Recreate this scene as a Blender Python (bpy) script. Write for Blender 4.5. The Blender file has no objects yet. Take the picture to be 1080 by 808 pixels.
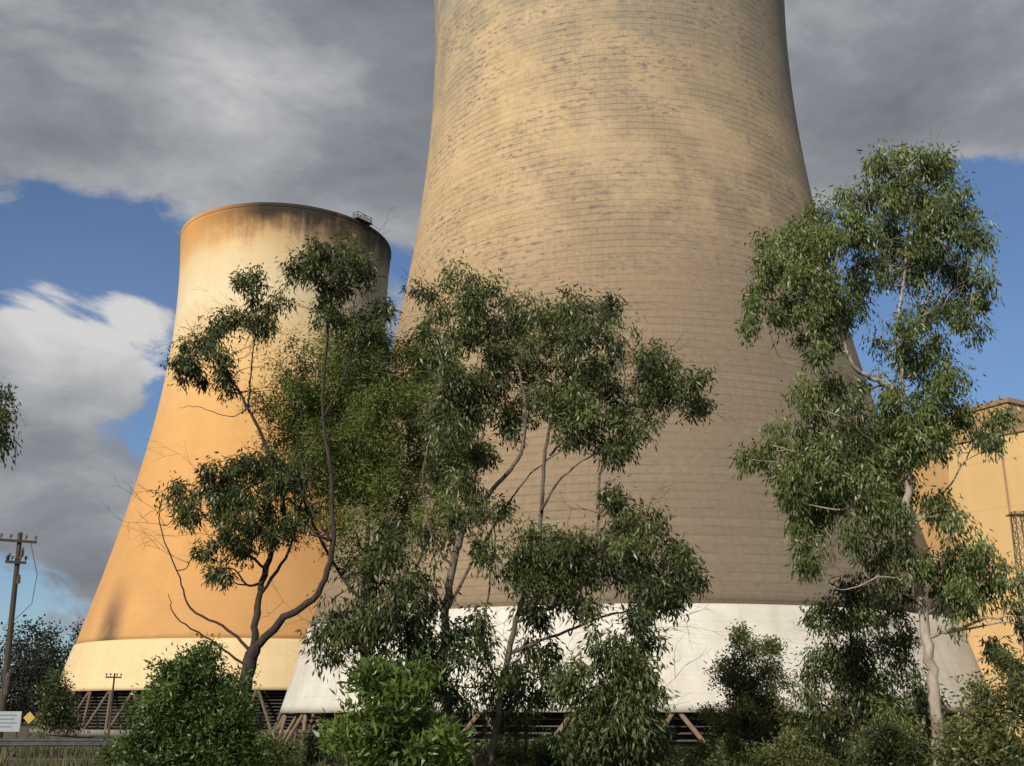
import bpy, math, random
import numpy as np
from mathutils import Vector
random.seed(7); rng=np.random.default_rng(11)
scene=bpy.context.scene
scene.view_settings.view_transform='Standard'
try: scene.view_settings.look='None'
except Exception: pass
scene.view_settings.exposure=0
COL=scene.collection
EYE=1.7; PITCH=math.radians(16.97); FL=1150.0
C,S=math.cos(PITCH),math.sin(PITCH)

# survey helper: sight line of a measured feature met at forward distance Y (metres)
def site(px,py,Y):
    u=(px-540)/FL; v=(404-py)/FL; hf=C-v*S
    return np.array([Y*u/hf, Y, EYE+Y*(v*C+S)/hf])
def sdir(px,py):
    p=site(px,py,1.0)-np.array([0,0,EYE]); return p/np.linalg.norm(p)

def smooth(a,b,x):
    t=np.clip((x-a)/(b-a),0,1); return t*t*(3-2*t)
def ground_z(x,y):
    return -3.5*smooth(56,84,y)+2.0*smooth(200,235,y)

# ---------------------------------------------------------------- node helpers
def newmat(name):
    m=bpy.data.materials.new(name); m.use_nodes=True
    nt=m.node_tree; b=nt.nodes['Principled BSDF']; return m,nt,b
class NT:
    def __init__(s,nt): s.nt=nt
    def put(s,sock,v):
        if v is None: return
        if hasattr(v,'default_value') or hasattr(v,'is_linked'): s.nt.links.new(v,sock)
        else: sock.default_value=v
    def m(s,op,a,b=None,c=None,clamp=False):
        n=s.nt.nodes.new('ShaderNodeMath'); n.operation=op; n.use_clamp=clamp
        s.put(n.inputs[0],a); s.put(n.inputs[1],b)
        if c is not None: s.put(n.inputs[2],c)
        return n.outputs[0]
    def noise(s,vec,scale,detail=5,rough=.55,dist=0):
        n=s.nt.nodes.new('ShaderNodeTexNoise'); s.put(n.inputs['Vector'],vec)
        n.inputs['Scale'].default_value=scale; n.inputs['Detail'].default_value=detail
        n.inputs['Roughness'].default_value=rough; n.inputs['Distortion'].default_value=dist
        return n.outputs['Fac']
    def ramp(s,f,stops,interp='LINEAR'):
        n=s.nt.nodes.new('ShaderNodeValToRGB'); s.put(n.inputs[0],f); n.color_ramp.interpolation=interp
        e=n.color_ramp.elements
        while len(e)<len(stops): e.new(.5)
        for i,(p,c) in enumerate(stops):
            e[i].position=p; e[i].color=(*c,1) if len(c)==3 else c
        return n.outputs[0]
    def mix(s,f,a,b,mode='MIX'):
        n=s.nt.nodes.new('ShaderNodeMix'); n.data_type='RGBA'; n.blend_type=mode
        s.put(n.inputs[0],f)
        for k,v in ((6,a),(7,b)):
            if isinstance(v,tuple) and len(v)==3: v=(*v,1)
            s.put(n.inputs[k],v)
        return n.outputs[2]
    def rng(s,x,a,b,c=0,d=1,interp='SMOOTHSTEP'):
        n=s.nt.nodes.new('ShaderNodeMapRange'); n.interpolation_type=interp
        s.put(n.inputs[0],x)
        for i,v in enumerate((a,b,c,d)): n.inputs[i+1].default_value=v
        return n.outputs[0]
    def sep(s,v):
        n=s.nt.nodes.new('ShaderNodeSeparateXYZ'); s.put(n.inputs[0],v); return n.outputs
    def comb(s,x,y,z):
        n=s.nt.nodes.new('ShaderNodeCombineXYZ'); s.put(n.inputs[0],x); s.put(n.inputs[1],y); s.put(n.inputs[2],z); return n.outputs[0]
    def coord(s,k='Object'):
        return s.nt.nodes.new('ShaderNodeTexCoord').outputs[k]
    def bump(s,h,strength,dist):
        n=s.nt.nodes.new('ShaderNodeBump'); n.inputs['Strength'].default_value=strength
        n.inputs['Distance'].default_value=dist; s.put(n.inputs['Height'],h); return n.outputs[0]

def simple_mat(name,c1,c2,scale=2,rough=.8,metal=0,stretch=None,bumpd=.02):
    m,nt,b=newmat(name); N=NT(nt); v=N.coord()
    if stretch:
        x,y,z=N.sep(v); v=N.comb(N.m('MULTIPLY',x,stretch[0]),N.m('MULTIPLY',y,stretch[1]),N.m('MULTIPLY',z,stretch[2]))
    f=N.noise(v,scale,5,.6)
    nt.links.new(N.ramp(f,[(.32,c1),(.68,c2)]),b.inputs['Base Color'])
    b.inputs['Roughness'].default_value=rough; b.inputs['Metallic'].default_value=metal
    nt.links.new(N.bump(f,.5,bumpd),b.inputs['Normal'])
    return m

# ---------------------------------------------------------------- mesh helpers
def mesh_obj(name,verts,faces,mat,parent=None,smooth_f=False):
    me=bpy.data.meshes.new(name); me.from_pydata([tuple(map(float,v)) for v in verts],[],faces); me.update()
    if smooth_f:
        for p in me.polygons: p.use_smooth=True
    if mat: me.materials.append(mat)
    ob=bpy.data.objects.new(name,me); COL.objects.link(ob)
    if parent: ob.parent=parent
    return ob
def empty(name,loc,label,category,group=None):
    e=bpy.data.objects.new(name,None); e.location=[float(a) for a in loc]; e.empty_display_size=.5
    COL.objects.link(e); e['label']=label; e['category']=category
    if group: e['group']=group
    return e
class MB:
    def __init__(s): s.v=[]; s.f=[]
    def box(s,c,d,rz=0):
        cx,cy,cz=c; dx,dy,dz=[a/2 for a in d]; o=len(s.v); cs,sn=math.cos(rz),math.sin(rz)
        for z in (-dz,dz):
            for x,y in ((-dx,-dy),(dx,-dy),(dx,dy),(-dx,dy)):
                s.v.append((cx+x*cs-y*sn,cy+x*sn+y*cs,cz+z))
        s.f+= [(o,o+3,o+2,o+1),(o+4,o+5,o+6,o+7)]+[(o+i,o+(i+1)%4,o+4+(i+1)%4,o+4+i) for i in range(4)]
    def tube(s,pts,rad,n=8,cap=True):
        pts=[Vector([float(q) for q in p]) for p in pts]; o=len(s.v); k=len(pts)
        a=None
        for i,p in enumerate(pts):
            t=(pts[min(i+1,k-1)]-pts[max(i-1,0)])
            if t.length<1e-9: t=Vector((0,0,1))
            t.normalize()
            if a is None:
                a=t.orthogonal().normalized()
            else:
                a=(a-t*a.dot(t)); a=a.normalized() if a.length>1e-6 else t.orthogonal().normalized()
            b=t.cross(a)
            r=rad[i] if hasattr(rad,'__len__') else rad
            for j in range(n):
                th=2*math.pi*j/n; s.v.append(tuple(p+a*(r*math.cos(th))+b*(r*math.sin(th))))
        for i in range(k-1):
            for j in range(n):
                s.f.append((o+i*n+j,o+i*n+(j+1)%n,o+(i+1)*n+(j+1)%n,o+(i+1)*n+j))
        if cap:
            s.f.append(tuple(o+j for j in reversed(range(n)))); s.f.append(tuple(o+(k-1)*n+j for j in range(n)))
    def obj(s,name,mat,parent=None,smooth_f=False): return mesh_obj(name,s.v,s.f,mat,parent,smooth_f)

# ---------------------------------------------------------------- WORLD
def build_world(sun_el,sun_rot):
    w=bpy.data.worlds.new('World'); scene.world=w; w.use_nodes=True; nt=w.node_tree; N=NT(nt)
    bg=nt.nodes['Background']; bg.inputs['Strength'].default_value=.1
    sky=nt.nodes.new('ShaderNodeTexSky'); sky.sky_type='NISHITA'; sky.sun_disc=False
    sky.sun_elevation=sun_el; sky.sun_rotation=sun_rot; sky.air_density=1.0; sky.dust_density=.8; sky.ozone_density=1.8
    d=N.coord('Generated'); x,y,z=N.sep(d)
    # puffy clouds: direction space, slightly flattened
    pd=N.comb(x,y,N.m('MULTIPLY',z,1.9))
    n1=N.m('MULTIPLY_ADD',N.noise(pd,5.2,10,.60,.35),1.7,-.35)
    p2=N.comb(N.m('ADD',x,4.3),y,N.m('MULTIPLY_ADD',z,2.1,.04))
    n2=N.noise(p2,5.6,9,.56,.25)
    n3=N.noise(pd,12.0,7,.6,.2)
    def bump(px,py,width):
        v=sdir(px,py); c=math.cos(math.radians(width))
        dn=nt.nodes.new('ShaderNodeVectorMath'); dn.operation='DOT_PRODUCT'
        nt.links.new(d,dn.inputs[0]); dn.inputs[1].default_value=tuple(v)
        return N.rng(dn.outputs['Value'],c,1.0)
    cov=N.m('ADD',n1,N.rng(z,.36,.50,.0,.42))
    for px,py,wd,st in ((15,255,5,-.22),(90,275,5,-.18),(150,300,5,-.20),(180,430,5,-.26),(125,435,4,-.20),(20,620,6,-.06),(1060,350,11,-.36),(900,370,8,-.32),(420,290,6,-.10),
                        (20,335,4,.26),(85,355,5,.34),(150,372,4,.26),(20,400,5,.16),(60,480,7,.26),(110,505,5,.22),(20,530,5,.14),(95,578,3,.2)):
        cov=N.m('ADD',cov,N.m('MULTIPLY',bump(px,py,wd),st))
    mask=N.rng(cov,.43,.63,.05,1.0)
    thick=N.rng(cov,.60,1.05)
    sv=N.m('ADD',N.m('MULTIPLY_ADD',n2,1.0,.0),N.m('MULTIPLY',thick,-.06))
    sv=N.m('ADD',sv,N.m('MULTIPLY_ADD',n3,.35,-.175))
    for px,py,wd,st in ((60,150,12,.09),(200,110,9,.07),(255,150,7,.12),(380,60,12,-.08),(390,220,8,-.02),(960,60,14,-.01),(30,330,5,.20),(100,350,6,.26),(150,370,4,.20),(40,400,5,.05),(60,490,8,-.04),(1000,260,8,.10),(100,30,9,-.08),(90,570,5,.05)):
        sv=N.m('ADD',sv,N.m('MULTIPLY',bump(px,py,wd),st))
    cc=N.ramp(sv,[(.25,(1.75,1.9,2.15)),(.47,(2.6,2.75,3.0)),(.65,(4.0,4.1,4.3)),(.92,(6.6,6.5,6.4))])
    lp=N.mix(1.0,sky.outputs[0],(.74,.87,1.04),'MULTIPLY')
    col=N.mix(mask,lp,cc)
    nt.links.new(col,bg.inputs['Color'])
AZ=math.radians(29); EL=math.radians(29)
tosun=Vector((-math.sin(AZ)*math.cos(EL),-math.cos(AZ)*math.cos(EL),math.sin(EL)))
build_world(EL,math.atan2(tosun.x,tosun.y)%(2*math.pi))
L=bpy.data.lights.new('sun','SUN'); L.energy=4.4; L.angle=math.radians(.5); L.color=(1,.91,.78)
lo=bpy.data.objects.new('sun',L); lo.rotation_mode='QUATERNION'; lo.rotation_quaternion=tosun.to_track_quat('Z','Y'); lo.location=(-40,-60,60); COL.objects.link(lo)

cam=bpy.data.cameras.new('camera'); cam.sensor_width=36; cam.lens=36*FL/1080; cam.clip_end=6000; cam.clip_start=.1
co=bpy.data.objects.new('camera',cam); co.location=(0,0,EYE); co.rotation_euler=(math.pi/2+PITCH,0,0); COL.objects.link(co); scene.camera=co

# ---------------------------------------------------------------- GROUND
m_ground,nt,b=newmat('ground_grass'); N=NT(nt); v=N.coord()
f1=N.noise(v,.12,6,.6); f2=N.noise(v,2.5,6,.65)
g=N.mix(N.rng(f2,.35,.7),N.mix(N.rng(f1,.4,.6),(.030,.038,.014),(.075,.065,.03)),(.11,.09,.05))
nt.links.new(g,b.inputs['Base Color']); b.inputs['Roughness'].default_value=.95
nt.links.new(N.bump(f2,.8,.1),b.inputs['Normal'])
xs=np.concatenate([np.linspace(-2500,-120,10)[:-1],np.arange(-120,121,6.0),np.linspace(120,2500,10)[1:]])
ys=np.concatenate([np.linspace(-300,-20,6)[:-1],np.arange(-20,261,3.0),np.linspace(261,3500,14)[1:]])
V=[(x,y,ground_z(x,y)) for y in ys for x in xs]; nx=len(xs)
F=[(j*nx+i,j*nx+i+1,(j+1)*nx+i+1,(j+1)*nx+i) for j in range(len(ys)-1) for i in range(nx-1)]
gr=mesh_obj('ground',V,F,m_ground,None,True); gr['kind']='structure'; gr['label']='grassy ground around the power station'
m_road=simple_mat('asphalt',(.035,.035,.037),(.06,.058,.056),6,.9)
mb=MB(); mb.v=[(-90,40.5,.008),(90,40.5,.008),(90,47.2,.008),(-90,47.2,.008)]; mb.f=[(0,1,2,3)]
r=mb.obj('road',m_road); r['kind']='structure'; r['label']='narrow asphalt service road past the towers'
m_paint=simple_mat('road_paint',(.45,.45,.43),(.7,.7,.67),9,.7)
mb=MB()
for yy in (40.8,46.9):
    o=len(mb.v); mb.v+=[(-90,yy-.06,.012),(90,yy-.06,.012),(90,yy+.06,.012),(-90,yy+.06,.012)]; mb.f.append((o,o+1,o+2,o+3))
r=mb.obj('road_marking',m_paint); r['kind']='structure'; r['label']='white edge lines on the road'

# ---------------------------------------------------------------- COOLING TOWERS
def tower_material(name,kind):
    m,nt,b=newmat(name); N=NT(nt)
    uv=nt.nodes.new('ShaderNodeUVMap').outputs[0]; u,v,_=N.sep(uv)
    ob=N.coord('Object'); ox,oy,oz=N.sep(ob)
    z01=N.m('DIVIDE',v,120.0)
    ang=N.m('DIVIDE',ox,40.0)     # east/west position across the shell, steers the colour blend
    nlow=N.noise(ob,.035,4,.6); nmid=N.noise(ob,.16,6,.62)
    streak=N.noise(N.comb(N.m('MULTIPLY',u,.40),N.m('MULTIPLY',v,.028),0.0),1.0,6,.62)
    fine=N.noise(N.comb(u,v,0.0),1.3,6,.7)
    if kind=='big':
        zz=N.m('ADD',z01,N.m('MULTIPLY',N.m('SUBTRACT',nlow,.5),.20))
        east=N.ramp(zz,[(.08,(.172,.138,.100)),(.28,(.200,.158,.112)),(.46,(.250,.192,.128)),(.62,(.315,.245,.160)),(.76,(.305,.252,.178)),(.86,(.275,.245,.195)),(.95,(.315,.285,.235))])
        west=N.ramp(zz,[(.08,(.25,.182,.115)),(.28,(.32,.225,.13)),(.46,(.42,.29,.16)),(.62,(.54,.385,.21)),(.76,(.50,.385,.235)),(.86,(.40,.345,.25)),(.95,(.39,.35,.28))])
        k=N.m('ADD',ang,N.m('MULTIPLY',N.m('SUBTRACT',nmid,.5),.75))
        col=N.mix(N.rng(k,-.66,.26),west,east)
        col=N.mix(N.m('MULTIPLY',N.rng(streak,.42,.66),.09),col,(.15,.12,.09))
        film=N.m('MULTIPLY',N.rng(v,64,90),N.rng(nmid,.40,.60)); col=N.mix(N.m('MULTIPLY',film,.45),col,(.175,.165,.14))
        belt=N.m('MULTIPLY',N.rng(v,46,60),N.rng(v,84,68)); col=N.mix(N.m('MULTIPLY',N.m('MULTIPLY',belt,N.rng(nmid,.60,.40)),.30),col,(.60,.46,.28))
    else:
        zz=N.m('ADD',z01,N.m('MULTIPLY',N.m('SUBTRACT',nlow,.5),.12))
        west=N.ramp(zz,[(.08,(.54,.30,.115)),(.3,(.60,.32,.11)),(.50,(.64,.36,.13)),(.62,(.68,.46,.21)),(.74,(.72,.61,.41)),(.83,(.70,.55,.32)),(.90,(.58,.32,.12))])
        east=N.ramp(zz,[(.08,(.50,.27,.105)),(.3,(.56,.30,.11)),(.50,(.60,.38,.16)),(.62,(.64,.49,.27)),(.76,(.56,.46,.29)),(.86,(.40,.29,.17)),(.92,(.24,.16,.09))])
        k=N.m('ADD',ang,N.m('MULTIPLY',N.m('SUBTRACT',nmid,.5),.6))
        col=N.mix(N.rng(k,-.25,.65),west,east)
        col=N.mix(N.m('MULTIPLY',N.rng(streak,.45,.7),.08),col,(.36,.18,.07))
        run=N.m('MULTIPLY',N.rng(N.m('ADD',v,N.m('MULTIPLY',nmid,24.0)),108,120),N.rng(ang,.20,-.30)); col=N.mix(N.m('MULTIPLY',run,.75),col,(.60,.30,.09))
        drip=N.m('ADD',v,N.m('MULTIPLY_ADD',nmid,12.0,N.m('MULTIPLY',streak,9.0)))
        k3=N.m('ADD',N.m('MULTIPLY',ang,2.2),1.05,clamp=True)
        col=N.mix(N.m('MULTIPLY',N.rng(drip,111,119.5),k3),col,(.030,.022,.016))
        st=N.m('MULTIPLY',N.rng(N.m('ABSOLUTE',N.m('ADD',ox,N.m('ADD',23.6,N.m('MULTIPLY',nmid,1.0)))),4.6,.2),N.m('MULTIPLY',N.rng(v,27,10),N.rng(nmid,.22,.58)))
        st=N.m('MULTIPLY',st,N.rng(oy,0,-8)); col=N.mix(N.m('MULTIPLY',st,.9),col,(.08,.06,.045))
    def line(c,per,w):
        fr=N.m('FRACT',N.m('DIVIDE',c,per)); return N.rng(N.m('ABSOLUTE',N.m('SUBTRACT',fr,.5)),.5-w,.5-w*.3)
    h=line(v,.92,.15); vv=line(u,.80,.13)
    lmod=N.rng(nmid,.35,.65,.2,1.0)
    grid=N.m('MULTIPLY',N.m('MAXIMUM',h,N.m('MULTIPLY',vv,.36)),lmod)
    gs=.42 if kind=='big' else .045
    col=N.mix(N.m('MULTIPLY',grid,gs),col,(.09,.07,.05))
    wn=nt.nodes.new('ShaderNodeTexWhiteNoise'); wn.noise_dimensions='1D'; nt.links.new(N.m('FLOOR',N.m('DIVIDE',v,.92)),wn.inputs['W'])
    tone=N.m('MULTIPLY_ADD',wn.outputs['Value'],.09 if kind=='big' else .02,.955)
    tone=N.m('MULTIPLY',tone,N.m('MULTIPLY_ADD',fine,.70 if kind=='big' else .2,.65 if kind=='big' else .9))
    tone=N.m('MULTIPLY',tone,N.m('MULTIPLY_ADD',nmid,.36,.82))
    tc=N.comb(tone,tone,tone); col=N.mix(1.0,col,tc,'MULTIPLY')
    if kind=='big':
        # spalled flakes hugging the lifts, ragged by fine noise
        hz=N.noise(N.comb(N.m('MULTIPLY',u,.62),N.m('MULTIPLY',v,2.0),7.0),1.0,5,.70)
        clus=N.rng(N.noise(N.comb(N.m('MULTIPLY',u,.07),N.m('MULTIPLY',v,.16),3.0),1.0,5,.65),.40,.60)
        fl=N.m('MULTIPLY',N.rng(hz,.545,.585),N.m('MULTIPLY',clus,N.m('MULTIPLY',N.rng(v,22,54,.12,1),.80)))
        col=N.mix(fl,col,(.125,.113,.105))
        fl2=N.m('MULTIPLY',N.rng(hz,.41,.35),N.m('MULTIPLY',clus,N.m('MULTIPLY',N.rng(v,40,60),.30))); col=N.mix(fl2,col,(.55,.46,.34))
    nt.links.new(col,b.inputs['Base Color']); b.inputs['Roughness'].default_value=.92
    nt.links.new(N.bump(grid,.25 if kind=='big' else .06,-.10),b.inputs['Normal'])
    return m
def band_material(name,c1,c2,stain,amt=.45):
    m,nt,b=newmat(name); N=NT(nt); uv=nt.nodes.new('ShaderNodeUVMap').outputs[0]; u,v,_=N.sep(uv)
    n=N.noise(N.comb(N.m('MULTIPLY',u,.3),N.m('MULTIPLY',v,.08),0.0),1,6,.65); n2=N.noise(N.comb(u,v,0.0),.25,6,.6)
    col=N.mix(N.rng(n2,.35,.65),c1,c2)
    col=N.mix(N.m('MULTIPLY',N.rng(n,.48,.75),amt),col,stain)
    ln=N.rng(N.m('ABSOLUTE',N.m('SUBTRACT',N.m('FRACT',N.m('DIVIDE',v,1.63)),.5)),.45,.495); col=N.mix(N.m('MULTIPLY',ln,.20),col,stain)
    ln=N.rng(N.m('ABSOLUTE',N.m('SUBTRACT',N.m('FRACT',N.m('DIVIDE',u,6.1)),.5)),.485,.498); col=N.mix(N.m('MULTIPLY',ln,.25),col,stain)
    col=N.mix(N.m('MULTIPLY',N.rng(N.m('ADD',v,N.m('MULTIPLY',n,4.0)),3.4,1.6),amt*.8),col,stain)
    nt.links.new(col,b.inputs['Base Color']); b.inputs['Roughness'].default_value=.7
    return m
def lathe(name,prof,mat,parent,seg=240):
    V=[];F=[];n=len(prof)
    for i in range(seg+1):
        a=2*math.pi*i/seg
        for r,z in prof: V.append((r*math.cos(a),r*math.sin(a),z))
    for i in range(seg):
        for j in range(n):
            k=(j+1)%n; F.append((i*n+j,(i+1)*n+j,(i+1)*n+k,i*n+k))
    ob=mesh_obj(name,V,F,mat,parent,True)
    me=ob.data; uvl=me.uv_layers.new(name='UVMap'); vi=np.empty(len(me.loops),dtype=np.int32); me.loops.foreach_get('vertex_index',vi)
    seam=(vi//n)/seg*2*math.pi*35.0
    hh=np.array([p[1] for p in prof])[vi%n]
    uvl.data.foreach_set('uv',np.stack([seam,hh],1).astype(np.float32).ravel())
    return ob
m_leg=simple_mat('leg_concrete',(.15,.10,.065),(.24,.17,.11),1.5,.85)
m_legd=simple_mat('leg_concrete_dark',(.10,.065,.045),(.17,.115,.08),1.5,.85)
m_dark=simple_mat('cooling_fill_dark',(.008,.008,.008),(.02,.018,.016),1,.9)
m_slat=simple_mat('louvre_slat',(.07,.066,.06),(.13,.12,.105),1,.8)
m_basin=simple_mat('basin_concrete',(.13,.12,.10),(.20,.18,.15),.8,.9)
m_steel=simple_mat('weathered_steel',(.05,.045,.04),(.10,.09,.08),3,.6,.3)
def cooling_tower(cx,cy,lip,gz,kind,label,npair,bandh,legmat,bandmat,ra,top,legr):
    bb=93/math.sqrt((43/ra)**2-1)
    def Rz(h): return ra*math.sqrt(1+((h-93)/bb)**2)
    e=empty('cooling_tower',(cx,cy,lip),label,'cooling tower','hyperbolic cooling towers')
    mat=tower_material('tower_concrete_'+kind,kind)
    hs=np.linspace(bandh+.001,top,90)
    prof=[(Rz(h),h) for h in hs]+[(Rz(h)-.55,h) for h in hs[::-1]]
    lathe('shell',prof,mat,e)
    hb=np.linspace(0,bandh,14)
    prof=[(Rz(h)+.22,h) for h in hb]+[(Rz(h)-.9,h) for h in hb[::-1]]
    lathe('base_band',prof,bandmat,e)
    R=Rz(top)
    lathe('rim',[(R+.03,top-.5),(R+.06,top-.4),(R+.06,top+.35),(R+.0,top+.42),(R-1.0,top+.42),(R-1.0,top-.5)],mat,e)
    hgt=lip-gz; R0=Rz(0)-.35; Rb=R0+hgt*.42
    for i in range(npair):
        a=2*math.pi*i/npair; da=2*math.pi/npair*.48
        for sgn in (-1,1):
            t=a+sgn*da; p0=(Rb*math.cos(a),Rb*math.sin(a),-hgt-.3); p1=(R0*math.cos(t),R0*math.sin(t),.12)
            mb=MB(); mb.tube([p0,p1],legr,8); mb.obj('leg',legmat,e)
    lathe('basin_wall',[(Rb+1.3,-hgt-.4),(Rb+1.3,-hgt+.7),(Rb+.9,-hgt+.7),(Rb+.9,-hgt-.4)],m_basin,e,120)
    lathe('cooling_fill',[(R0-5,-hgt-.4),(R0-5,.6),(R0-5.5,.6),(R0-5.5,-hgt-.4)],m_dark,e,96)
    nl=int((hgt-.6)/.62); V=[];F=[]
    for j in range(nl):
        z=-.5-j*.62; rr=R0-1.6; seg=96; o=len(V)
        for i in range(seg):
            a=2*math.pi*i/seg
            for r_,z_ in ((rr,z),(rr+.35,z-.10),(rr+.35,z-.15),(rr,z-.05)): V.append((r_*math.cos(a),r_*math.sin(a),z_))
        for i in range(seg):
            for q in range(4):
                F.append((o+i*4+q,o+((i+1)%seg)*4+q,o+((i+1)%seg)*4+(q+1)%4,o+i*4+(q+1)%4))
    mesh_obj('louvre',V,F,m_slat,e)
    return e,R
b_w=math.radians(5.8); BX,BY=145*math.sin(b_w),145*math.cos(b_w)
b_s=math.radians(-12.6); SX,SY=264*math.sin(b_s),264*math.cos(b_s)
band_big=band_material('white_band',(.57,.54,.47),(.67,.64,.57),(.36,.31,.25))
band_small=band_material('cream_band',(.66,.50,.27),(.69,.54,.30),(.44,.29,.15),.22)
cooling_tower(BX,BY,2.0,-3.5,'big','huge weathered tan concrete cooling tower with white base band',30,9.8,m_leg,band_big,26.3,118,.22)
TOP=109.6
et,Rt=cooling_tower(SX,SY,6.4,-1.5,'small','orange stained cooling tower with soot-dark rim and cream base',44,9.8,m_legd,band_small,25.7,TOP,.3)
a=math.radians(-36); mb=MB(); px_,py_=Rt*math.cos(a),Rt*math.sin(a)
for dx in (-2.4,0,2.4):
    for dy in (-.8,.8):
        mb.tube([(dx,dy,0),(dx,dy,1.9)],.09,6)
for zz in (.5,1.2,1.9):
    for dy in (-.8,.8): mb.tube([(-2.4,dy,zz),(2.4,dy,zz)],.07,6)
    for dx in (-2.4,2.4): mb.tube([(dx,-.8,zz),(dx,.8,zz)],.07,6)
mb.tube([(-2.4,-.8,.5),(0,-.8,1.9),(2.4,-.8,.5)],.06,6)
mb.box((0,0,.35),(5.2,1.9,.14))
pf=mb.obj('access_platform',m_steel,et); pf.location=(px_*.99,py_*.99,TOP+.35); pf.rotation_euler=(0,0,math.radians(52)); pf['label']='small steel access platform on the rim'

# ---------------------------------------------------------------- POWER STATION BUILDING
def wall_mat(name,c1,c2,per=1.2):
    m,nt,b=newmat(name); N=NT(nt); ob=N.coord(); x,y,z=N.sep(ob)
    fr=N.m('FRACT',N.m('DIVIDE',x,per)); rib=N.rng(N.m('ABSOLUTE',N.m('SUBTRACT',fr,.5)),.40,.48)
    n=N.noise(N.comb(N.m('MULTIPLY',x,.5),y,N.m('MULTIPLY',z,.08)),.6,6,.6)
    col=N.mix(N.rng(n,.3,.7),c1,c2); col=N.mix(N.m('MULTIPLY',rib,.04),col,(.1,.06,.03))
    fr=N.m('FRACT',N.m('DIVIDE',z,6.0)); ln=N.rng(N.m('ABSOLUTE',N.m('SUBTRACT',fr,.5)),.48,.495); col=N.mix(N.m('MULTIPLY',ln,.14),col,(.12,.08,.04))
    nt.links.new(col,b.inputs['Base Color']); b.inputs['Roughness'].default_value=.75
    return m
m_wy=wall_mat('ochre_wall',(.56,.375,.165),(.62,.425,.20)); m_wshade=wall_mat('shaded_side_wall',(.36,.22,.11),(.43,.27,.14))  # second wall colour is darkened to stand in for the side faces' shade
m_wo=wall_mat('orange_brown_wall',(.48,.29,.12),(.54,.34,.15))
m_roof=simple_mat('roof_trim',(.28,.18,.10),(.36,.24,.14),1,.8)
pc=Vector((72.2,153.6,0)); dirn=Vector((-7.7,13.1,0)).normalized(); ang=math.atan2(-dirn.y,-dirn.x)
e=empty('power_station_building',(pc.x,pc.y,-3.5),'tall ochre industrial hall with shade painted into its side walls','building')
e.rotation_euler=(0,0,ang); HB=49.0
def blk(name,x0,x1,y0,y1,z0,z1,mat,par=e):
    mb=MB(); mb.box(((x0+x1)/2,(y0+y1)/2,(z0+z1)/2),(x1-x0,y1-y0,z1-z0)); return mb.obj(name,mat,par)
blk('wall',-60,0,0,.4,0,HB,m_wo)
blk('wall',.002,.4,.0,60,0,HB,m_wshade)
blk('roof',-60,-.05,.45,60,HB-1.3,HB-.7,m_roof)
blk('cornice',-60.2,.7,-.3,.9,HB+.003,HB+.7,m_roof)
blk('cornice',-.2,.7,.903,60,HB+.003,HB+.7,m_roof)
blk('wall',-60.4,-60.002,0,60,0,HB,m_wshade)
a1=site(1000,470,139.0); a2=site(1130,442,127.0)
e2=empty('power_station_annexe',(a1[0],a1[1],-3.5),'lower ochre annexe with flat roof and window strip','building')
dv=Vector((a2[0]-a1[0],a2[1]-a1[1],0)); e2.rotation_euler=(0,0,math.atan2(dv.y,dv.x))
H2=a1[2]+3.5
def blk2(name,x0,x1,y0,y1,z0,z1,mat):
    mb=MB(); mb.box(((x0+x1)/2,(y0+y1)/2,(z0+z1)/2),(x1-x0,y1-y0,z1-z0)); return mb.obj(name,mat,e2)
blk2('wall',0,45,0,.4,0,H2,m_wy)
blk2('wall',-.4,-.002,0,14,0,H2,m_wy)
blk2('roof',0,45,.42,14,H2-.8,H2-.3,m_roof)
blk2('cornice',-.7,45,-.3,.7,H2+.003,H2+.5,m_roof)
blk2('cornice',-.7,.3,.703,14,H2+.003,H2+.5,m_roof)
m_glass=simple_mat('dark_glass',(.02,.025,.03),(.05,.06,.07),.5,.2)
for i in range(5):
    blk2('window',4+i*8,9+i*8,-.06,-.002,8,11,m_glass)
for x in (7,21,35):
    mb=MB(); mb.tube([(x,-.25,.2),(x,-.25,H2-.6)],.13,6); mb.obj('downpipe',m_roof,e2)

m_steelp=simple_mat('lattice_steel',(.10,.08,.06),(.18,.14,.10),3,.6,.2)
def lattice(px,py,Y,label):
    t=site(px,py,Y); gz=float(ground_z(t[0],Y)); e=empty('lattice_tower',(t[0],Y,gz),label,'pylon'); H=t[2]-gz
    mb=MB(); w0=2.2; w1=.9
    def cr(z): k=z/H; w=(w0*(1-k)+w1*k)/2; return [(-w,-w,z),(w,-w,z),(w,w,z),(-w,w,z)]
    lev=np.linspace(0,H,17)
    for i in range(16):
        A,B=cr(lev[i]),cr(lev[i+1])
        for j in range(4):
            mb.tube([A[j],B[j]],.06,4); mb.tube([A[j],B[(j+1)%4]],.035,4); mb.tube([B[j],B[(j+1)%4]],.035,4); mb.tube([A[(j+1)%4],B[j]],.035,4)
    mb.obj('mast',m_steelp,e)
    mb=MB(); mb.box((0,0,H-.3),(1.9,1.2,.1)); mb.obj('head_frame',m_steelp,e)
lattice(1073,540,105,'slim rusty steel lattice mast beside the ochre annexe')

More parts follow.
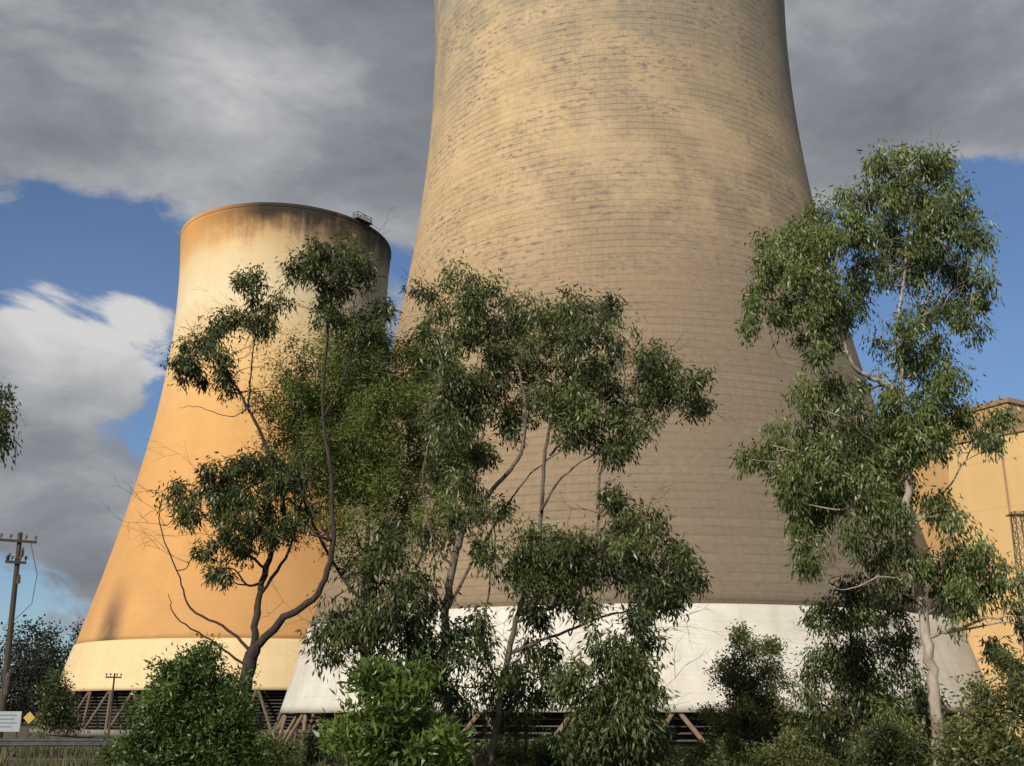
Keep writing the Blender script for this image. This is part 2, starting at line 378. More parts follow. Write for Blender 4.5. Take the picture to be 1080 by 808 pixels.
# ---------------------------------------------------------------- POWER POLES, GUARDRAIL, SIGNS
m_pole=simple_mat('pole_wood',(.035,.028,.022),(.08,.065,.05),3,.9,0,(3,3,.4))
m_ins=simple_mat('insulator_glaze',(.12,.10,.09),(.2,.17,.15),5,.3)
def power_pole(bx,by,H,lean,label,arms,fat=.17):
    gz=float(ground_z(bx,by)); e=empty('power_pole',(bx,by,gz),label,'power pole','timber power poles')
    mb=MB(); mb.tube([(0,0,-.3),(lean*.5,0,H*.5),(lean,0,H)],[fat,fat*.85,fat*.7],10); mb.obj('pole',m_pole,e)
    for k,(z,w) in enumerate(arms):
        xx=lean*z/H
        mb=MB(); mb.box((xx,-.2,z),(w,.12,.14),.5); mb.obj('crossarm',m_pole,e)
        for q in (-.45,-.2,.2,.45):
            x=xx+q*w*math.cos(.5); y=-.2+q*w*math.sin(.5)
            mb=MB(); mb.tube([(x,y,z+.07),(x,y,z+.16),(x,y,z+.2),(x,y,z+.34),(x,y,z+.38)],[.03,.03,.08,.09,.04],8); mb.obj('insulator',m_ins,e)
    return e
p=power_pole(-27.7,62,12.1,-.35,'dark timber power pole with crossarms and fuse gear',[(11.6,2.0),(10.4,1.1)],.19)
for i,zz in enumerate((11.2,10.9,9.7)):
    sx=.35*(-1)**i-.45
    mb=MB(); mb.tube([(.15+sx,-.3,zz),(.15+sx,-.3,zz-.12),(.15+sx*1.1,-.32,zz-.16),(.15+sx*1.1,-.32,zz-.5)],[.05,.05,.1,.1],7); mb.obj('fuse_unit',m_steel,p)
mb=MB(); mb.tube([(.4,-.2,11.5),(.95,-.1,9.7),(.85,-.1,8.1),(-.1,-.1,7.1)],.022,5); mb.obj('cable',m_steel,p)
mb=MB(); mb.tube([(.15,-.25,4.4),(.15,-.28,4.2),(.15,-.28,3.2),(.13,-.25,3.0)],[.08,.16,.16,.08],8); mb.obj('junction_box',m_steel,p)
hp=site(121,710,110)[2]-float(ground_z(0,110))
power_pole(site(121,710,110)[0],110,hp,0,'thin timber pole with one crossarm near the tower legs',[(hp-.4,1.5)],.12)

m_galv=simple_mat('galvanised_steel',(.045,.045,.046),(.085,.085,.085),4,.6,.3)
e=empty('guard_rail',(-36,49,0),'dull steel guard rail on posts beside the road','guard rail')
prof=[(0,.46),(-.05,.50),(-.05,.56),(0,.60),(0,.64),(-.05,.68),(-.05,.74),(0,.78)]
V=[(x,y-.06,z) for x in (-18,19) for (y,z) in prof]; n=len(prof)
F=[(i,i+1,n+i+1,n+i) for i in range(n-1)]
V2=[(a_,b_+.012,c) for a_,b_,c in V]; F=F+[tuple(2*n+q for q in f[::-1]) for f in F]
mesh_obj('rail',V+V2,F,m_galv,e)
for i in range(19):
    mb=MB(); mb.box((-17.6+i*2.0,.04,.36),(.1,.12,.84)); mb.obj('post',m_galv,e)
def sign(px,py,Y,w,h,mat,label,diamond=False):
    t=site(px,py,Y); e=empty('road_sign',(t[0],Y,0),label,'sign')
    mb=MB()
    if diamond:
        mb.v=[(0,-.02,t[2]-h),(w,-.02,t[2]),(0,-.02,t[2]+h),(-w,-.02,t[2]),(0,.01,t[2]-h),(w,.01,t[2]),(0,.01,t[2]+h),(-w,.01,t[2])]
        mb.f=[(0,1,2,3),(7,6,5,4),(0,4,5,1),(1,5,6,2),(2,6,7,3),(3,7,4,0)]
    else:
        mb.box((0,0,t[2]),(w,.03,h)); 
    mb.obj('panel',mat,e)
    for x in ((-w*.38,w*.38) if not diamond else (0,)):
        mb=MB(); mb.tube([(x,.05,-.1),(x,.05,t[2]+h*.45)],.035,8); mb.obj('post',m_galv,e)
    return e,t
m_white=simple_mat('white_sign',(.26,.30,.33),(.33,.37,.40),3,.5); m_yel=simple_mat('yellow_sign',(.40,.27,.04),(.50,.34,.06),3,.5)
m_ink=simple_mat('faded_ink',(.10,.12,.15),(.16,.18,.21),8,.6)
es,t=sign(8,761,50,1.15,.85,m_white,'grey-white rectangular notice board on two posts')
mb=MB()
for i,(xo,w_) in enumerate(((0,.82),(-.06,.7),(.04,.78),(-.1,.6))): mb.box((xo,-.019,t[2]+.26-i*.16),(w_,.004,.045))
mb.obj('faded_lettering',m_ink,es)
sign(31,757,52,.27,.27,m_yel,'small yellow diamond warning sign on post',True)

# ---------------------------------------------------------------- VEGETATION
def leaf_mat(name,dark,mid,light,gloss=.42,trans=.28):
    m,nt,b=newmat(name); N=NT(nt)
    at=nt.nodes.new('ShaderNodeAttribute'); at.attribute_name='tone'
    col=N.ramp(at.outputs['Fac'],[(0,dark),(.5,mid),(1,light)])
    nt.links.new(col,b.inputs['Base Color']); b.inputs['Roughness'].default_value=gloss
    tr=nt.nodes.new('ShaderNodeBsdfTranslucent'); nt.links.new(N.mix(1.0,col,(1.15,1.35,.5),'MULTIPLY'),tr.inputs['Color'])
    mx=nt.nodes.new('ShaderNodeMixShader'); mx.inputs[0].default_value=trans
    nt.links.new(b.outputs[0],mx.inputs[1]); nt.links.new(tr.outputs[0],mx.inputs[2])
    nt.links.new(mx.outputs[0],nt.nodes['Material Output'].inputs['Surface'])
    return m
m_leafA=leaf_mat('eucalypt_leaf_dark',(.020,.031,.008),(.056,.076,.021),(.14,.16,.05))
m_leafB=leaf_mat('wattle_leaf',(.050,.075,.014),(.115,.155,.034),(.20,.25,.065),.55)
m_leafC=leaf_mat('eucalypt_leaf',(.025,.038,.010),(.078,.102,.030),(.19,.215,.075))
m_leafR=leaf_mat('eucalypt_leaf_fresh',(.036,.053,.013),(.11,.145,.042),(.24,.28,.095))
m_leafG=leaf_mat('shrub_leaf_green',(.024,.044,.010),(.055,.095,.020),(.11,.165,.04))
m_leafL=leaf_mat('shrub_leaf_lime',(.045,.075,.014),(.095,.15,.026),(.18,.24,.055))
m_leafO=leaf_mat('shrub_leaf_olive',(.06,.072,.022),(.12,.135,.045),(.20,.21,.075))
m_wood=leaf_mat('woodland_leaf',(.008,.012,.006),(.017,.024,.011),(.035,.043,.02),.8,.0)
m_barkD=simple_mat('bark_dark',(.020,.015,.012),(.060,.046,.035),4,.95,0,(3,3,.5),.05)
m_barkM=simple_mat('bark_grey',(.045,.036,.028),(.18,.145,.11),2.5,.9,0,(2,2,.5),.04)
m_barkP=simple_mat('bark_pale',(.16,.12,.09),(.46,.40,.33),1.6,.85,0,(1.6,1.6,.6),.03)

def leaf_mesh(name,cen,rad,tone,per,Ls,Ws,droop,mat,parent,flat=1.0):
    n=len(cen); cen=np.repeat(cen,per,0); rad=np.repeat(rad,per); tone=np.repeat(tone,per); Nn=len(cen)
    g=rng.normal(size=(Nn,3)); g=np.clip(g,-2.2,2.2); off=g*rad[:,None]*np.array([1,1,flat]); pos=cen+off
    d=rng.normal(size=(Nn,3))*.46+np.array([0,0,-droop]); d+=off/np.maximum(rad[:,None],.01)*.22
    d/=np.linalg.norm(d,axis=1)[:,None]
    s=np.cross(d,rng.normal(size=(Nn,3))); s/=np.maximum(np.linalg.norm(s,axis=1),1e-6)[:,None]
    l=Ls*rng.uniform(.65,1.25,Nn)[:,None]; w=Ws*rng.uniform(.7,1.2,Nn)[:,None]
    nrm=np.cross(d,s)
    v=np.stack([pos,pos+d*l*.42+s*w*.5,pos+d*l+nrm*l*.12,pos+d*l*.42-s*w*.5],1).reshape(-1,3)-np.array(parent.location)
    me=bpy.data.meshes.new(name); me.vertices.add(Nn*4); me.vertices.foreach_set('co',v.astype(np.float32).ravel())
    me.loops.add(Nn*4); me.loops.foreach_set('vertex_index',np.arange(Nn*4,dtype=np.int32))
    me.polygons.add(Nn); me.polygons.foreach_set('loop_start',np.arange(0,Nn*4,4,dtype=np.int32))
    me.polygons.foreach_set('loop_total',np.full(Nn,4,dtype=np.int32))
    me.update(calc_edges=True)
    at=me.attributes.new('tone','FLOAT','POINT'); t=np.clip(tone+rng.normal(0,.12,Nn),0,1)
    at.data.foreach_set('value',np.repeat(t,4).astype(np.float32))
    me.materials.append(mat); ob=bpy.data.objects.new(name,me); COL.objects.link(ob); ob.parent=parent
    return ob

def catmull(P,sub=5):
    P=[np.array(p,float) for p in P]; Q=[2*P[0]-P[1]]+P+[2*P[-1]-P[-2]]; out=[]
    for i in range(1,len(Q)-2):
        for k in range(sub):
            t=k/sub
            out.append(.5*((2*Q[i])+(-Q[i-1]+Q[i+1])*t+(2*Q[i-1]-5*Q[i]+4*Q[i+1]-Q[i+2])*t*t+(-Q[i-1]+3*Q[i]-3*Q[i+1]+Q[i+2])*t**3))
    out.append(P[-1]); return out
NLEAF=0
def tree(kind_name,base_px,Y,limbs,clumps,leafmat,bark,label,category='tree',depth=1.7,Ls=.20,Ws=.055,droop=.85,per=44,dens=24,trunkname='trunk',crownname='crown',csig=.15,group=None,bare=0,sat=1.0,wob=.05,spread=1.0,zs=1.0):
    global NLEAF
    b0=site(base_px,808,Y); bz=float(ground_z(b0[0],Y))
    base=np.array([b0[0],Y,bz]); e=empty(kind_name,base,label,category,group)
    mb=MB(); sk=[]; skr=[]
    for li,(pts,r0,r1) in enumerate(limbs):
        P=[site(a,b_,Y+dy) for a,b_,dy in pts]
        wb=wob if li else wob*.3
        P=[p+(rng.normal(0,wb,3) if 0<i<len(P)-1 else 0) for i,p in enumerate(P)]
        if li==0 or pts[0][1]>=800:
            q=P[0].copy(); q[2]=bz-.25; q[0]+= (P[0][0]-P[1][0])*.3; P=[q]+P; 
        P=catmull(P,6); n=len(P)
        P=[p+rng.normal(0,.014+.14*r1,3)*(0 if i==0 else 1) for i,p in enumerate(P)]
        rad=[(r0+(r1-r0)*(i/(n-1))**.85)*rng.uniform(.92,1.08) for i in range(n)]
        if P[0][2]<bz+.1: rad[0]*=1.5; rad[1]*=1.15
        mb.tube([p-base for p in P],rad,12 if r0>.09 else 8)
        for p,r in zip(P,rad):
            if p[2]>bz+1.0 or category!='tree': sk.append(p); skr.append(r)
    cs=[]
    for (a,b_,rp) in clumps:
        rp*=spread
        dy=rng.uniform(-depth,depth); c=site(a,b_,Y+dy); cs.append((c,rp*Y/FL/C))
        ns=2 if sat>=1 else 1
        for _ in range(ns):
            if rng.uniform()<sat:
                th=rng.uniform(0,6.28); o=rp*rng.uniform(.8,1.5)
                c=site(a+o*math.cos(th),b_+o*math.sin(th)*.75,Y+rng.uniform(-depth,depth)); cs.append((c,rp*rng.uniform(.28,.55)*Y/FL/C))
    arr=np.array(sk)
    cs.sort(key=lambda q: np.min(np.linalg.norm(arr-q[0],axis=1)))
    CE=[];RA=[];TO=[]
    for c,r in cs:
        arr=np.array(sk); dd=np.linalg.norm(arr-c,axis=1)+np.where(arr[:,2]>c[2]-.15,1.2,0)
        i=int(np.argmin(dd)); s0=arr[i]; Ld=np.linalg.norm(c-s0)
        if Ld>.15:
            mid1=s0+(c-s0)*.35+np.array([0,0,-.06*Ld])+rng.normal(0,.09*Ld,3); mid2=s0+(c-s0)*.7+rng.normal(0,.08*Ld,3)+np.array([0,0,.03*Ld])
            P=catmull([s0,mid1,mid2,c],4); r0=min(skr[i]*.75,.022+.018*Ld); r1=.012
            rad=[r0+(r1-r0)*k/(len(P)-1) for k in range(len(P))]
            mb.tube([p-base for p in P],rad,6)
            for p,rr in zip(P[2:],rad[2:]): sk.append(p); skr.append(rr)
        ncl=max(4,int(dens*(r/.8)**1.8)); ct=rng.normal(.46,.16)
        # each clump gets its own stretched, tilted envelope
        an=np.array([rng.uniform(.85,1.4),rng.uniform(.85,1.3),rng.uniform(.6,1.1)*zs]); tl=rng.normal(0,.35)
        for k in range(ncl):
            d=rng.normal(size=3); d/=np.linalg.norm(d); rr=r*(rng.uniform(.02,1.0)**.55)*rng.uniform(.8,1.3)
            q=d*rr*an; q[2]+=q[0]*tl
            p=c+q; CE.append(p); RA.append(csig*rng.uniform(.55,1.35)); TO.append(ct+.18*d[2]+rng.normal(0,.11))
            if k%2==0:
                m=c+(p-c)*.5+rng.normal(0,.06,3); mb.tube([c-base,m-base,p-base],[.012,.009,.005],4,False)
    def twig(p,d,Ld,r,lev):
        d=d/np.linalg.norm(d); q=p+d*Ld*.5+rng.normal(0,.06*Ld,3); t=p+d*Ld+rng.normal(0,.1*Ld,3)
        mb.tube([p-base,q-base,t-base],[r,r*.75,r*.45],4,False)
        if lev>0:
            for s_ in (q,t):
                for _ in range(2 if s_ is t else 1): twig(s_,d+rng.normal(0,.55,3),Ld*.6,r*.65,lev-1)
    for k in range(bare):
        i=rng.integers(len(sk)//6,len(sk)); d=rng.normal(size=3)*np.array([1,.8,.5])+np.array([0,0,.45])
        twig(np.array(sk[i]),d,rng.uniform(.6,1.4),min(.019,skr[i]*.8),2)
    mb.obj(trunkname,bark,e,True)
    leaf_mesh(crownname,np.array(CE),np.array(RA),np.array(TO),per,Ls,Ws,droop,leafmat,e,1.15 if category=='tree' else .9)
    NLEAF+=len(CE)*per
    return e

# dark open gum, base near the green shrub
tree('gum_tree',248,33,[
 ([(244,808,0),(252,760,0),(260,715,0),(268,682,0)],.27,.19),
 ([(268,682,0),(272,640,.1),(285,590,.3),(296,540,.4),(285,480,.3),(262,430,.2),(240,390,.1)],.12,.03),
 ([(268,684,0),(300,655,-.3),(335,628,-.5),(352,570,-.4),(348,500,-.2),(340,430,0),(345,340,.2),(352,285,.3)],.13,.022),
 ([(266,690,0),(240,665,.3),(205,640,.5),(185,610,.7),(170,555,.8),(172,520,.8)],.05,.012),
 ([(262,705,0),(225,672,-.3),(190,655,-.6),(178,628,-.7)],.04,.010),
 ([(280,600,.2),(250,575,.1),(222,545,0),(190,522,0)],.05,.014),
 ([(276,625,.2),(305,580,.5),(318,530,.7),(330,480,.8)],.06,.02),
 ([(262,430,.2),(240,440,.2),(205,428,.3),(190,430,.3)],.02,.006),
 ([(296,540,.4),(312,490,.8),(318,430,.9)],.04,.014),
 ([(240,392,.1),(230,370,0),(222,352,0)],.03,.012),([(262,430,.2),(268,380,.3),(272,330,.3)],.035,.012),
 ([(352,575,-.4),(330,540,-.2),(310,500,0)],.05,.015),([(342,440,0),(365,380,.2),(375,310,.3)],.04,.012),
],[(352,272,24),(378,292,22),(327,290,14),(398,325,11),(356,312,17),(340,262,12),(370,265,11),(318,280,8),(345,330,14),(380,340,14),
 (262,296,9),(276,318,16),(287,343,11),(237,343,17),(213,360,15),(203,392,13),(240,402,11),(225,372,12),(196,378,8),(262,340,10),
 (181,520,10),(216,504,10),(237,517,21),(266,503,18),(250,548,22),(225,575,13),(204,545,7),(276,555,18),(245,500,14),(232,600,8),(255,525,16),(240,535,14),(262,580,11),(290,520,15),(290,490,14),(300,560,14)],
 m_leafA,m_barkD,'dark open gum tree with a bending forked black trunk',depth=1.2,bare=55)
# feathery tree
tree('wattle_tree',392,35,[
 ([(392,808,0),(388,740,0),(382,680,0),(384,620,.1)],.15,.11),
 ([(384,620,.1),(388,560,.2),(382,500,.1),(362,440,0),(350,390,0)],.09,.03),
 ([(384,625,.1),(405,570,-.2),(425,510,-.3),(432,450,-.4)],.07,.025),
 ([(386,700,.1),(408,650,-.4),(440,590,-.6),(462,520,-.6),(470,470,-.6)],.06,.02),
 ([(384,640,.1),(350,590,.3),(325,540,.4),(312,480,.4),(318,430,.3)],.06,.02)],
 [(320,428,42),(350,378,38),(385,398,33),(302,395,20),(418,392,30),(430,448,44),(400,478,40),(350,475,46),(298,465,24),(450,424,32),(468,468,32),(380,528,40),(328,528,28),(308,556,20),(430,530,34),(365,345,20),(340,440,34),(370,430,34),(285,430,14),(400,430,36),(450,496,30),(292,505,14),(350,500,34),(330,490,28),(400,510,34),(360,560,24),(420,565,26),(340,405,30),(375,460,34),(310,480,22),(455,395,24),(480,440,26),(440,375,20),(490,500,20),(405,590,24),(460,540,24),(480,480,24),(375,590,20),(410,370,20),(390,350,14)],
 m_leafB,m_barkD,'feathery olive-green wattle tree with dense soft crown',depth=1.5,Ls=.15,Ws=.038,droop=.3,per=84,dens=20,csig=.19,bare=14,sat=.7)
# central big gum
tree('gum_tree',492,30,[
 ([(505,808,0),(482,775,0),(470,730,0),(470,660,0),(478,600,0),(488,550,.1)],.15,.10),
 ([(488,552,.1),(520,515,-.2),(545,485,-.4),(552,440,-.4),(545,390,-.3),(520,345,-.2),(495,318,-.1)],.07,.02),
 ([(486,560,.1),(475,500,.5),(482,440,.6),(490,390,.6)],.055,.018),
 ([(516,808,.3),(526,760,.3),(532,700,.3),(548,645,.3),(566,585,.2),(572,530,.1),(580,475,0),(590,420,0),(612,370,.1),(618,330,.1)],.12,.022),
 ([(548,648,.3),(590,638,0),(622,600,-.3),(632,545,-.5),(634,500,-.5),(650,460,-.5),(685,420,-.6)],.06,.018),
 ([(580,480,0),(600,460,.4),(640,440,.6),(660,400,.7),(652,350,.7)],.045,.016),
 ([(570,540,.1),(590,510,-.4),(620,490,-.5),(650,470,-.6)],.04,.014),
 ([(536,690,.3),(590,668,.8),(640,650,1),(680,640,1),(712,632,1.0)],.05,.014),
 ([(474,640,0),(505,590,.4),(530,540,.6),(560,500,.8),(600,470,.9)],.05,.015),
 ([(470,700,0),(440,650,.3),(425,610,.5),(420,580,.5)],.05,.015),
 ([(478,600,0),(455,560,-.4),(447,500,-.6),(460,440,-.7)],.04,.013),
 ([(472,735,0),(440,720,-.3),(415,700,-.5),(380,690,-.6)],.045,.014),
 ([(530,730,.3),(515,680,.8),(512,620,1.0),(525,570,1.0),(520,530,1)],.045,.014),
 ([(488,555,.1),(505,500,-.6),(512,450,-.8),(530,400,-.9)],.04,.014),
 ([(552,440,-.4),(570,405,-.6),(600,360,-.8)],.035,.012)],
 [(460,315,16),(490,303,21),(520,310,18),(545,340,22),(450,342,11),(515,345,18),(488,350,14),(592,343,18),(610,318,14),(640,333,19),(652,368,23),(600,383,24),(560,395,23),(520,385,20),(620,408,23),(690,378,22),(720,398,17),(702,420,19),(730,422,10),(660,430,23),(590,430,20),(640,465,17),(610,455,18),(500,430,18),(530,428,16),(480,398,17),(656,478,10),(560,345,17),(680,400,18),(575,365,16),
 (540,375,21),(635,385,21),(610,430,20),(670,450,14),(505,400,20),(500,325,14),(620,355,18),(570,415,18),(695,400,18),(470,430,18),(480,455,18),(545,445,12),(465,370,14),(630,440,18),
 (470,490,20),(500,478,16),(520,540,12),(560,572,21),(600,588,27),(585,610,23),(625,575,16),(565,620,20),(652,558,23),(690,562,17),(665,598,23),(700,600,20),(730,608,12),(715,630,14),(682,640,13),(540,598,13),(640,530,10),(610,640,12),(720,580,10),(580,590,21),(600,615,17),(675,580,17),(690,620,14),(635,600,14),(495,520,13),(480,550,13),(510,580,12),(455,560,14)],
 m_leafC,m_barkM,'large open gum tree with several slender grey trunks',depth=1.8,bare=85)
# understorey dark trees
tree('gum_tree',430,27,[
 ([(436,808,0),(430,760,0),(432,700,0),(424,650,.1),(412,610,.1)],.09,.03),
 ([(430,745,0),(465,710,.2),(500,690,.3)],.04,.014),([(432,720,0),(390,690,-.2),(358,660,-.3)],.045,.014)],
 [(420,640,32),(400,612,20),(440,678,28),(362,652,20),(350,688,16),(384,672,20),(500,690,16),(478,672,16),(455,640,18),(445,605,14),(410,700,20),(335,672,9),(505,650,12),(512,722,16),(470,720,16),(400,660,24),(430,620,20),(460,700,18),(380,640,16),(420,580,16),(490,740,18),(400,560,12),(450,740,18)],
 m_leafA,m_barkD,'short dark gum sapling under the taller trees',depth=1.0,bare=22,sat=.8,per=46)
tree('gum_tree',640,26,[
 ([(640,808,0),(642,770,0),(648,730,0),(655,690,0),(662,660,.1)],.06,.015),([(643,760,0),(620,730,.2),(612,700,.3)],.03,.01)],
 [(640,690,20),(666,678,19),(640,728,30),(674,735,22),(618,752,20),(655,768,32),(686,762,15),(612,708,13),(675,700,15),(632,790,24),(668,798,26),(672,655,10),(600,725,8),(650,745,26),(625,775,22),(655,710,20),(605,785,13)],
 m_leafC,m_barkM,'young gum sapling with drooping grey-green leaves',depth=.8,per=54,bare=8,sat=.8,zs=1.3)
tree('gum_tree',555,31,[
 ([(552,808,0),(556,770,0),(560,730,0),(566,690,0)],.05,.015)],
 [(562,690,15),(535,735,15),(585,700,13),(548,712,12),(575,735,11),(540,760,15),(560,650,11)],
 m_leafA,m_barkD,'thin dark gum sapling among the taller trunks',depth=.8,bare=12)
# tall pale gum
tree('gum_tree',990,30,[
 ([(992,808,0),(988,760,0),(984,715,0),(976,665,0),(968,610,0),(958,560,0),(955,500,.1),(950,450,.1),(938,405,.1)],.18,.085),
 ([(938,408,.1),(915,395,-.1),(897,385,-.4),(888,350,-.7),(884,310,-.8),(878,260,-.8)],.08,.025),
 ([(948,445,.1),(950,400,-.2),(948,350,-.4),(952,290,-.5),(962,230,-.5),(970,185,-.5)],.07,.018),
 ([(950,400,.0),(965,350,-.2),(985,300,-.4),(1005,250,-.4)],.045,.014),
 ([(962,590,0),(930,562,-.5),(900,540,-.9),(872,505,-1.3),(845,480,-1.4),(815,470,-1.5)],.06,.016),
 ([(978,672,0),(1005,664,-.3),(1040,655,-.8),(1070,650,-1)],.055,.02),
 ([(958,560,0),(985,535,.4),(1010,500,.6),(1035,455,.7)],.05,.014),
 ([(970,615,0),(930,610,-.6),(905,618,-.9)],.045,.016),
 ([(888,352,-.3),(860,345,-.6),(838,320,-.8),(818,300,-.9)],.04,.012),
 ([(953,480,.1),(920,465,-.5),(890,440,-1.2),(862,432,-1.3)],.05,.013),
 ([(973,650,0),(1000,625,.2),(1030,605,.3)],.04,.013)],
 [(975,175,19),(925,170,17),(950,195,24),(1000,198,23),(905,205,16),(985,238,28),(1020,250,21),(940,240,24),(1032,290,13),(1005,285,24),(960,290,22),(1000,325,18),(1038,312,9),(930,205,20),(965,210,25),(1018,222,12),(915,245,16),(985,175,15),(1000,230,22),(965,260,24),(990,265,24),(1015,300,18),(940,270,18),(960,175,17),(925,290,16),(905,260,16),(975,320,18),(1012,345,14),
 (865,225,17),(880,250,23),(835,245,16),(850,275,25),(820,280,18),(807,300,13),(875,300,22),(840,320,21),(818,335,13),(858,350,13),(903,285,18),(798,320,8),(890,335,13),(802,275,7),(890,225,14),(793,345,6),(860,250,21),(840,295,22),(830,265,19),(865,325,16),(850,250,17),(855,375,10),(872,362,12),(905,320,12),
 (975,390,23),(940,422,26),(985,420,22),(1008,400,13),(950,370,18),(905,432,20),(925,468,28),(965,468,25),(996,460,16),(1031,450,13),(1050,438,9),(1045,462,8),(955,440,25),(940,490,22),(910,490,20),(975,440,20),(890,460,18),(955,345,14),(985,360,16),(1015,430,13),(925,360,10),
 (848,430,19),(862,468,25),(828,462,14),(806,482,11),(791,482,6),(836,500,19),(852,540,20),(832,528,11),(880,508,25),(900,558,16),(864,578,14),(920,520,25),(950,518,20),(985,530,19),(1008,558,16),(990,590,19),(850,600,6),(1028,600,20),(1058,612,16),(1076,650,14),(1020,640,19),(1000,620,16),(930,590,17),(842,560,8),(950,560,14),(1044,585,12),(818,500,7),(842,480,18),(870,490,23),(865,525,19),(890,535,17),(920,545,17),(960,600,13),(1010,600,16),(1040,625,16),(1052,690,13),(940,620,15),(868,400,11),(885,415,14),(845,410,10)],
 m_leafR,m_barkP,'tall pale-barked gum tree with airy grey-green crown',depth=1.6,bare=30,dens=26,droop=1.1,sat=.9,zs=1.35,wob=.035)
tree('gum_tree',905,34,[
 ([(905,808,0),(905,760,0),(900,710,0),(898,660,0),(900,610,0)],.10,.03)],
 [(900,620,20),(935,640,18),(880,655,20),(905,688,26),(868,695,16),(932,712,26),(890,738,28),(952,752,20),(910,770,32),(860,745,14),(946,680,16),(975,735,12),(870,640,10),(930,780,26),(910,655,22),(885,700,22),(920,740,24),(905,720,24),(940,765,22)],
 m_leafC,m_barkD,'dense dark gum sapling beside the pale-barked tree',depth=1.2,per=48,bare=14,sat=.8)
tree('gum_tree',-95,30,[
 ([(-95,808,0),(-92,700,0),(-85,600,0),(-70,520,0),(-50,470,0)],.18,.05),([(-80,560,0),(-40,500,0),(-10,450,0)],.05,.015)],
 [(0,415,13),(2,440,14),(-8,468,18),(2,462,8),(-40,430,30),(-50,480,30),(-90,400,40),(-110,460,36),(-70,520,30),(-4,440,16)],
 m_leafA,m_barkD,'dark gum tree reaching in with a leafy branch tip',depth=.7,sat=0)

# shrubs
def shrub(base,Y,clumps,mat,label,**k):
    a=[( [(base,808,0),(base+2,790,0),(clumps[0][0],clumps[0][1]+10,0)] ,.04,.012)]
    kw=dict(depth=.8,Ls=.12,Ws=.05,droop=.0,per=90,dens=24,csig=.15,sat=.7,wob=.02); kw.update(k)
    return tree('shrub',base,Y,a,clumps,mat,m_barkD,label,category='shrub',trunkname='stem',crownname='foliage',**kw)
shrub(210,27,[(200,712,22),(230,718,24),(172,742,24),(200,748,34),(238,757,30),(152,780,20),(195,785,34),(245,788,26),(182,716,13),(213,700,13),(262,775,14),(140,797,14),(225,800,28),(215,738,30),(182,768,30),(222,770,30),(172,792,26),(192,728,24),(160,758,16)],m_leafG,'rounded bright green shrub at the foot of the gum',Ls=.13,Ws=.05,per=90,csig=.17,sat=.9)
shrub(415,19,[(400,712,11),(430,738,16),(385,758,16),(422,775,24),(452,792,16),(378,792,20),(405,735,14),(440,715,8),(360,778,9),(410,800,26),(462,775,9),(388,722,8),(405,760,20),(430,800,22)],m_leafL,'broad-leaved light green shrub with upright shoots',Ls=.17,Ws=.06,droop=-.4,per=44,csig=.13,dens=23,sat=.9)
shrub(795,36,[(790,688,16),(774,712,20),(806,712,20),(790,742,28),(822,748,18),(762,758,14),(800,775,26),(782,668,7),(770,785,20),(833,770,13),(812,690,8),(795,725,24),(785,760,26)],m_leafO,'pale olive shrub in front of the white band',sat=.9)
shrub(1030,24,[(1030,765,22),(1062,748,18),(1060,785,26),(1012,792,20),(1040,735,11),(1075,720,12),(1066,700,8),(1038,800,26)],m_leafO,'olive shrub with yellowish new growth',Ls=.12,sat=.9)
shrub(60,75,[(62,715,5),(60,728,8),(57,742,11),(66,752,12),(52,760,10),(74,763,10)],m_leafA,'small dark bushy tree by the road',Ls=.22,Ws=.10,csig=.3,dens=14,sat=.3)
seeds=[(300,40,12),(335,36,17),(490,34,15),(520,37,17),(560,38,15),(600,36,18),(700,35,19),(728,38,14),(780,34,16),(835,34,20),(862,37,20),(940,30,24),(975,36,18),(1005,38,18),(660,37,18),(580,33,12),(540,34,18),(475,30,16),(120,36,12),(275,33,16)]
for i,(x,Y,r) in enumerate(seeds):
    mt=(m_leafG,m_leafA,m_leafA,m_leafC,m_leafO)[i%5]
    lb=('low green shrub in the verge','low dark shrub in the verge','low dark shrub in the verge','low grey-green shrub in the verge','low olive shrub in the verge')[i%5]
    y0=808-r*.55+rng.uniform(-3,6)
    shrub(x,Y,[(x,y0,r),(x-r*.9,y0+6,r*.7),(x+r*.9,y0+7,r*.75),(x+rng.uniform(-8,8),y0-r*.6,r*.5),(x+rng.uniform(-14,14),y0-r*.9,r*.3)],mt,lb,depth=.6,group='low verge shrubs',Ls=.13,Ws=.040,sat=.9)

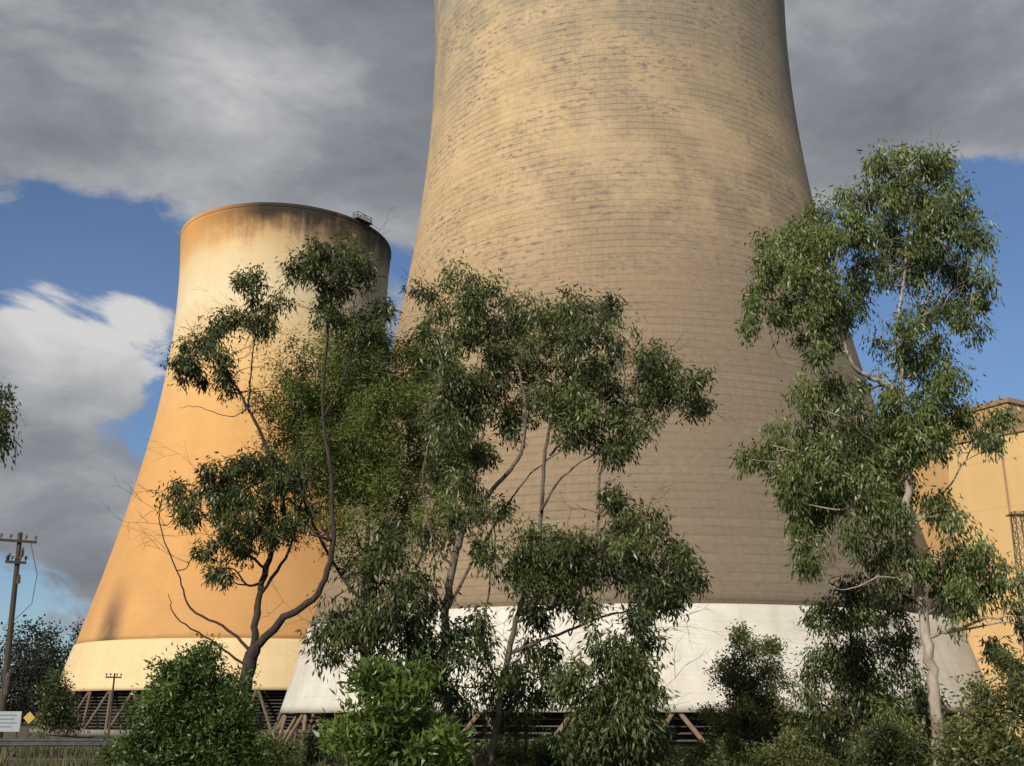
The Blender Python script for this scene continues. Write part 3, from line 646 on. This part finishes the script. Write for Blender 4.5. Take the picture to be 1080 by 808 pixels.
# far woodland and grass (uncountable)
cen=[];rad=[];to=[]
for k in range(1000):
    a=math.radians(rng.uniform(-50,50)); d=rng.uniform(400,520); h=rng.uniform(20,38)
    t=rng.normal(.35,.15)
    for q in range(11):
        zz=h*rng.uniform(.1,1); w=3.8*(1.1-zz/h*.6)
        cen.append((d*math.sin(a)+rng.normal(0,w),d*math.cos(a)+rng.normal(0,w),-1.5+zz)); rad.append(1.5); to.append(t+rng.normal(0,.1))
ew=empty('woodland_anchor',(0,0,0),'x','x')
wm=leaf_mesh('woodland',np.array(cen),np.array(rad),np.array(to),40,1.0,.8,.1,m_wood,ew)
wm.parent=None; wm['kind']='stuff'; wm['label']='distant dark woodland along the horizon'; wm['category']='woodland'
bpy.data.objects.remove(ew)

n=52000; gx=rng.uniform(-42,42,n); gy=rng.uniform(24,60,n); keep=~((gy>40.2)&(gy<47.5)); gx,gy=gx[keep],gy[keep]; n=len(gx)
clump=np.sin(gx*1.7+gy*.9)*np.sin(gy*1.3-gx*.4); hgt=.22+.16*clump+rng.uniform(0,.25,n); hgt=np.maximum(hgt,.08)
th=rng.uniform(0,6.28,n); w=.03; bz=ground_z(gx,gy)
ln=rng.normal(0,.12,(n,2))
v=np.stack([np.stack([gx-w*np.cos(th),gy-w*np.sin(th),bz],1),np.stack([gx+w*np.cos(th),gy+w*np.sin(th),bz],1),np.stack([gx+ln[:,0],gy+ln[:,1],bz+hgt],1)],1).reshape(-1,3)
me=bpy.data.meshes.new('grass'); me.vertices.add(n*3); me.vertices.foreach_set('co',v.astype(np.float32).ravel()); me.loops.add(n*3); me.loops.foreach_set('vertex_index',np.arange(n*3,dtype=np.int32))
me.polygons.add(n); me.polygons.foreach_set('loop_start',np.arange(0,n*3,3,dtype=np.int32)); me.polygons.foreach_set('loop_total',np.full(n,3,dtype=np.int32)); me.update(calc_edges=True)
at=me.attributes.new('tone','FLOAT','POINT'); at.data.foreach_set('value',np.repeat(np.clip(.4+.25*clump+rng.normal(0,.2,n),0,1),3).astype(np.float32))
me.materials.append(leaf_mat('grass_blade',(.035,.045,.015),(.08,.08,.03),(.20,.165,.08),.7,.2))
go=bpy.data.objects.new('grass',me); COL.objects.link(go); go['kind']='stuff'; go['label']='rough half-dry grass along the road verge'; go['category']='grass'
print('leaves',NLEAF)
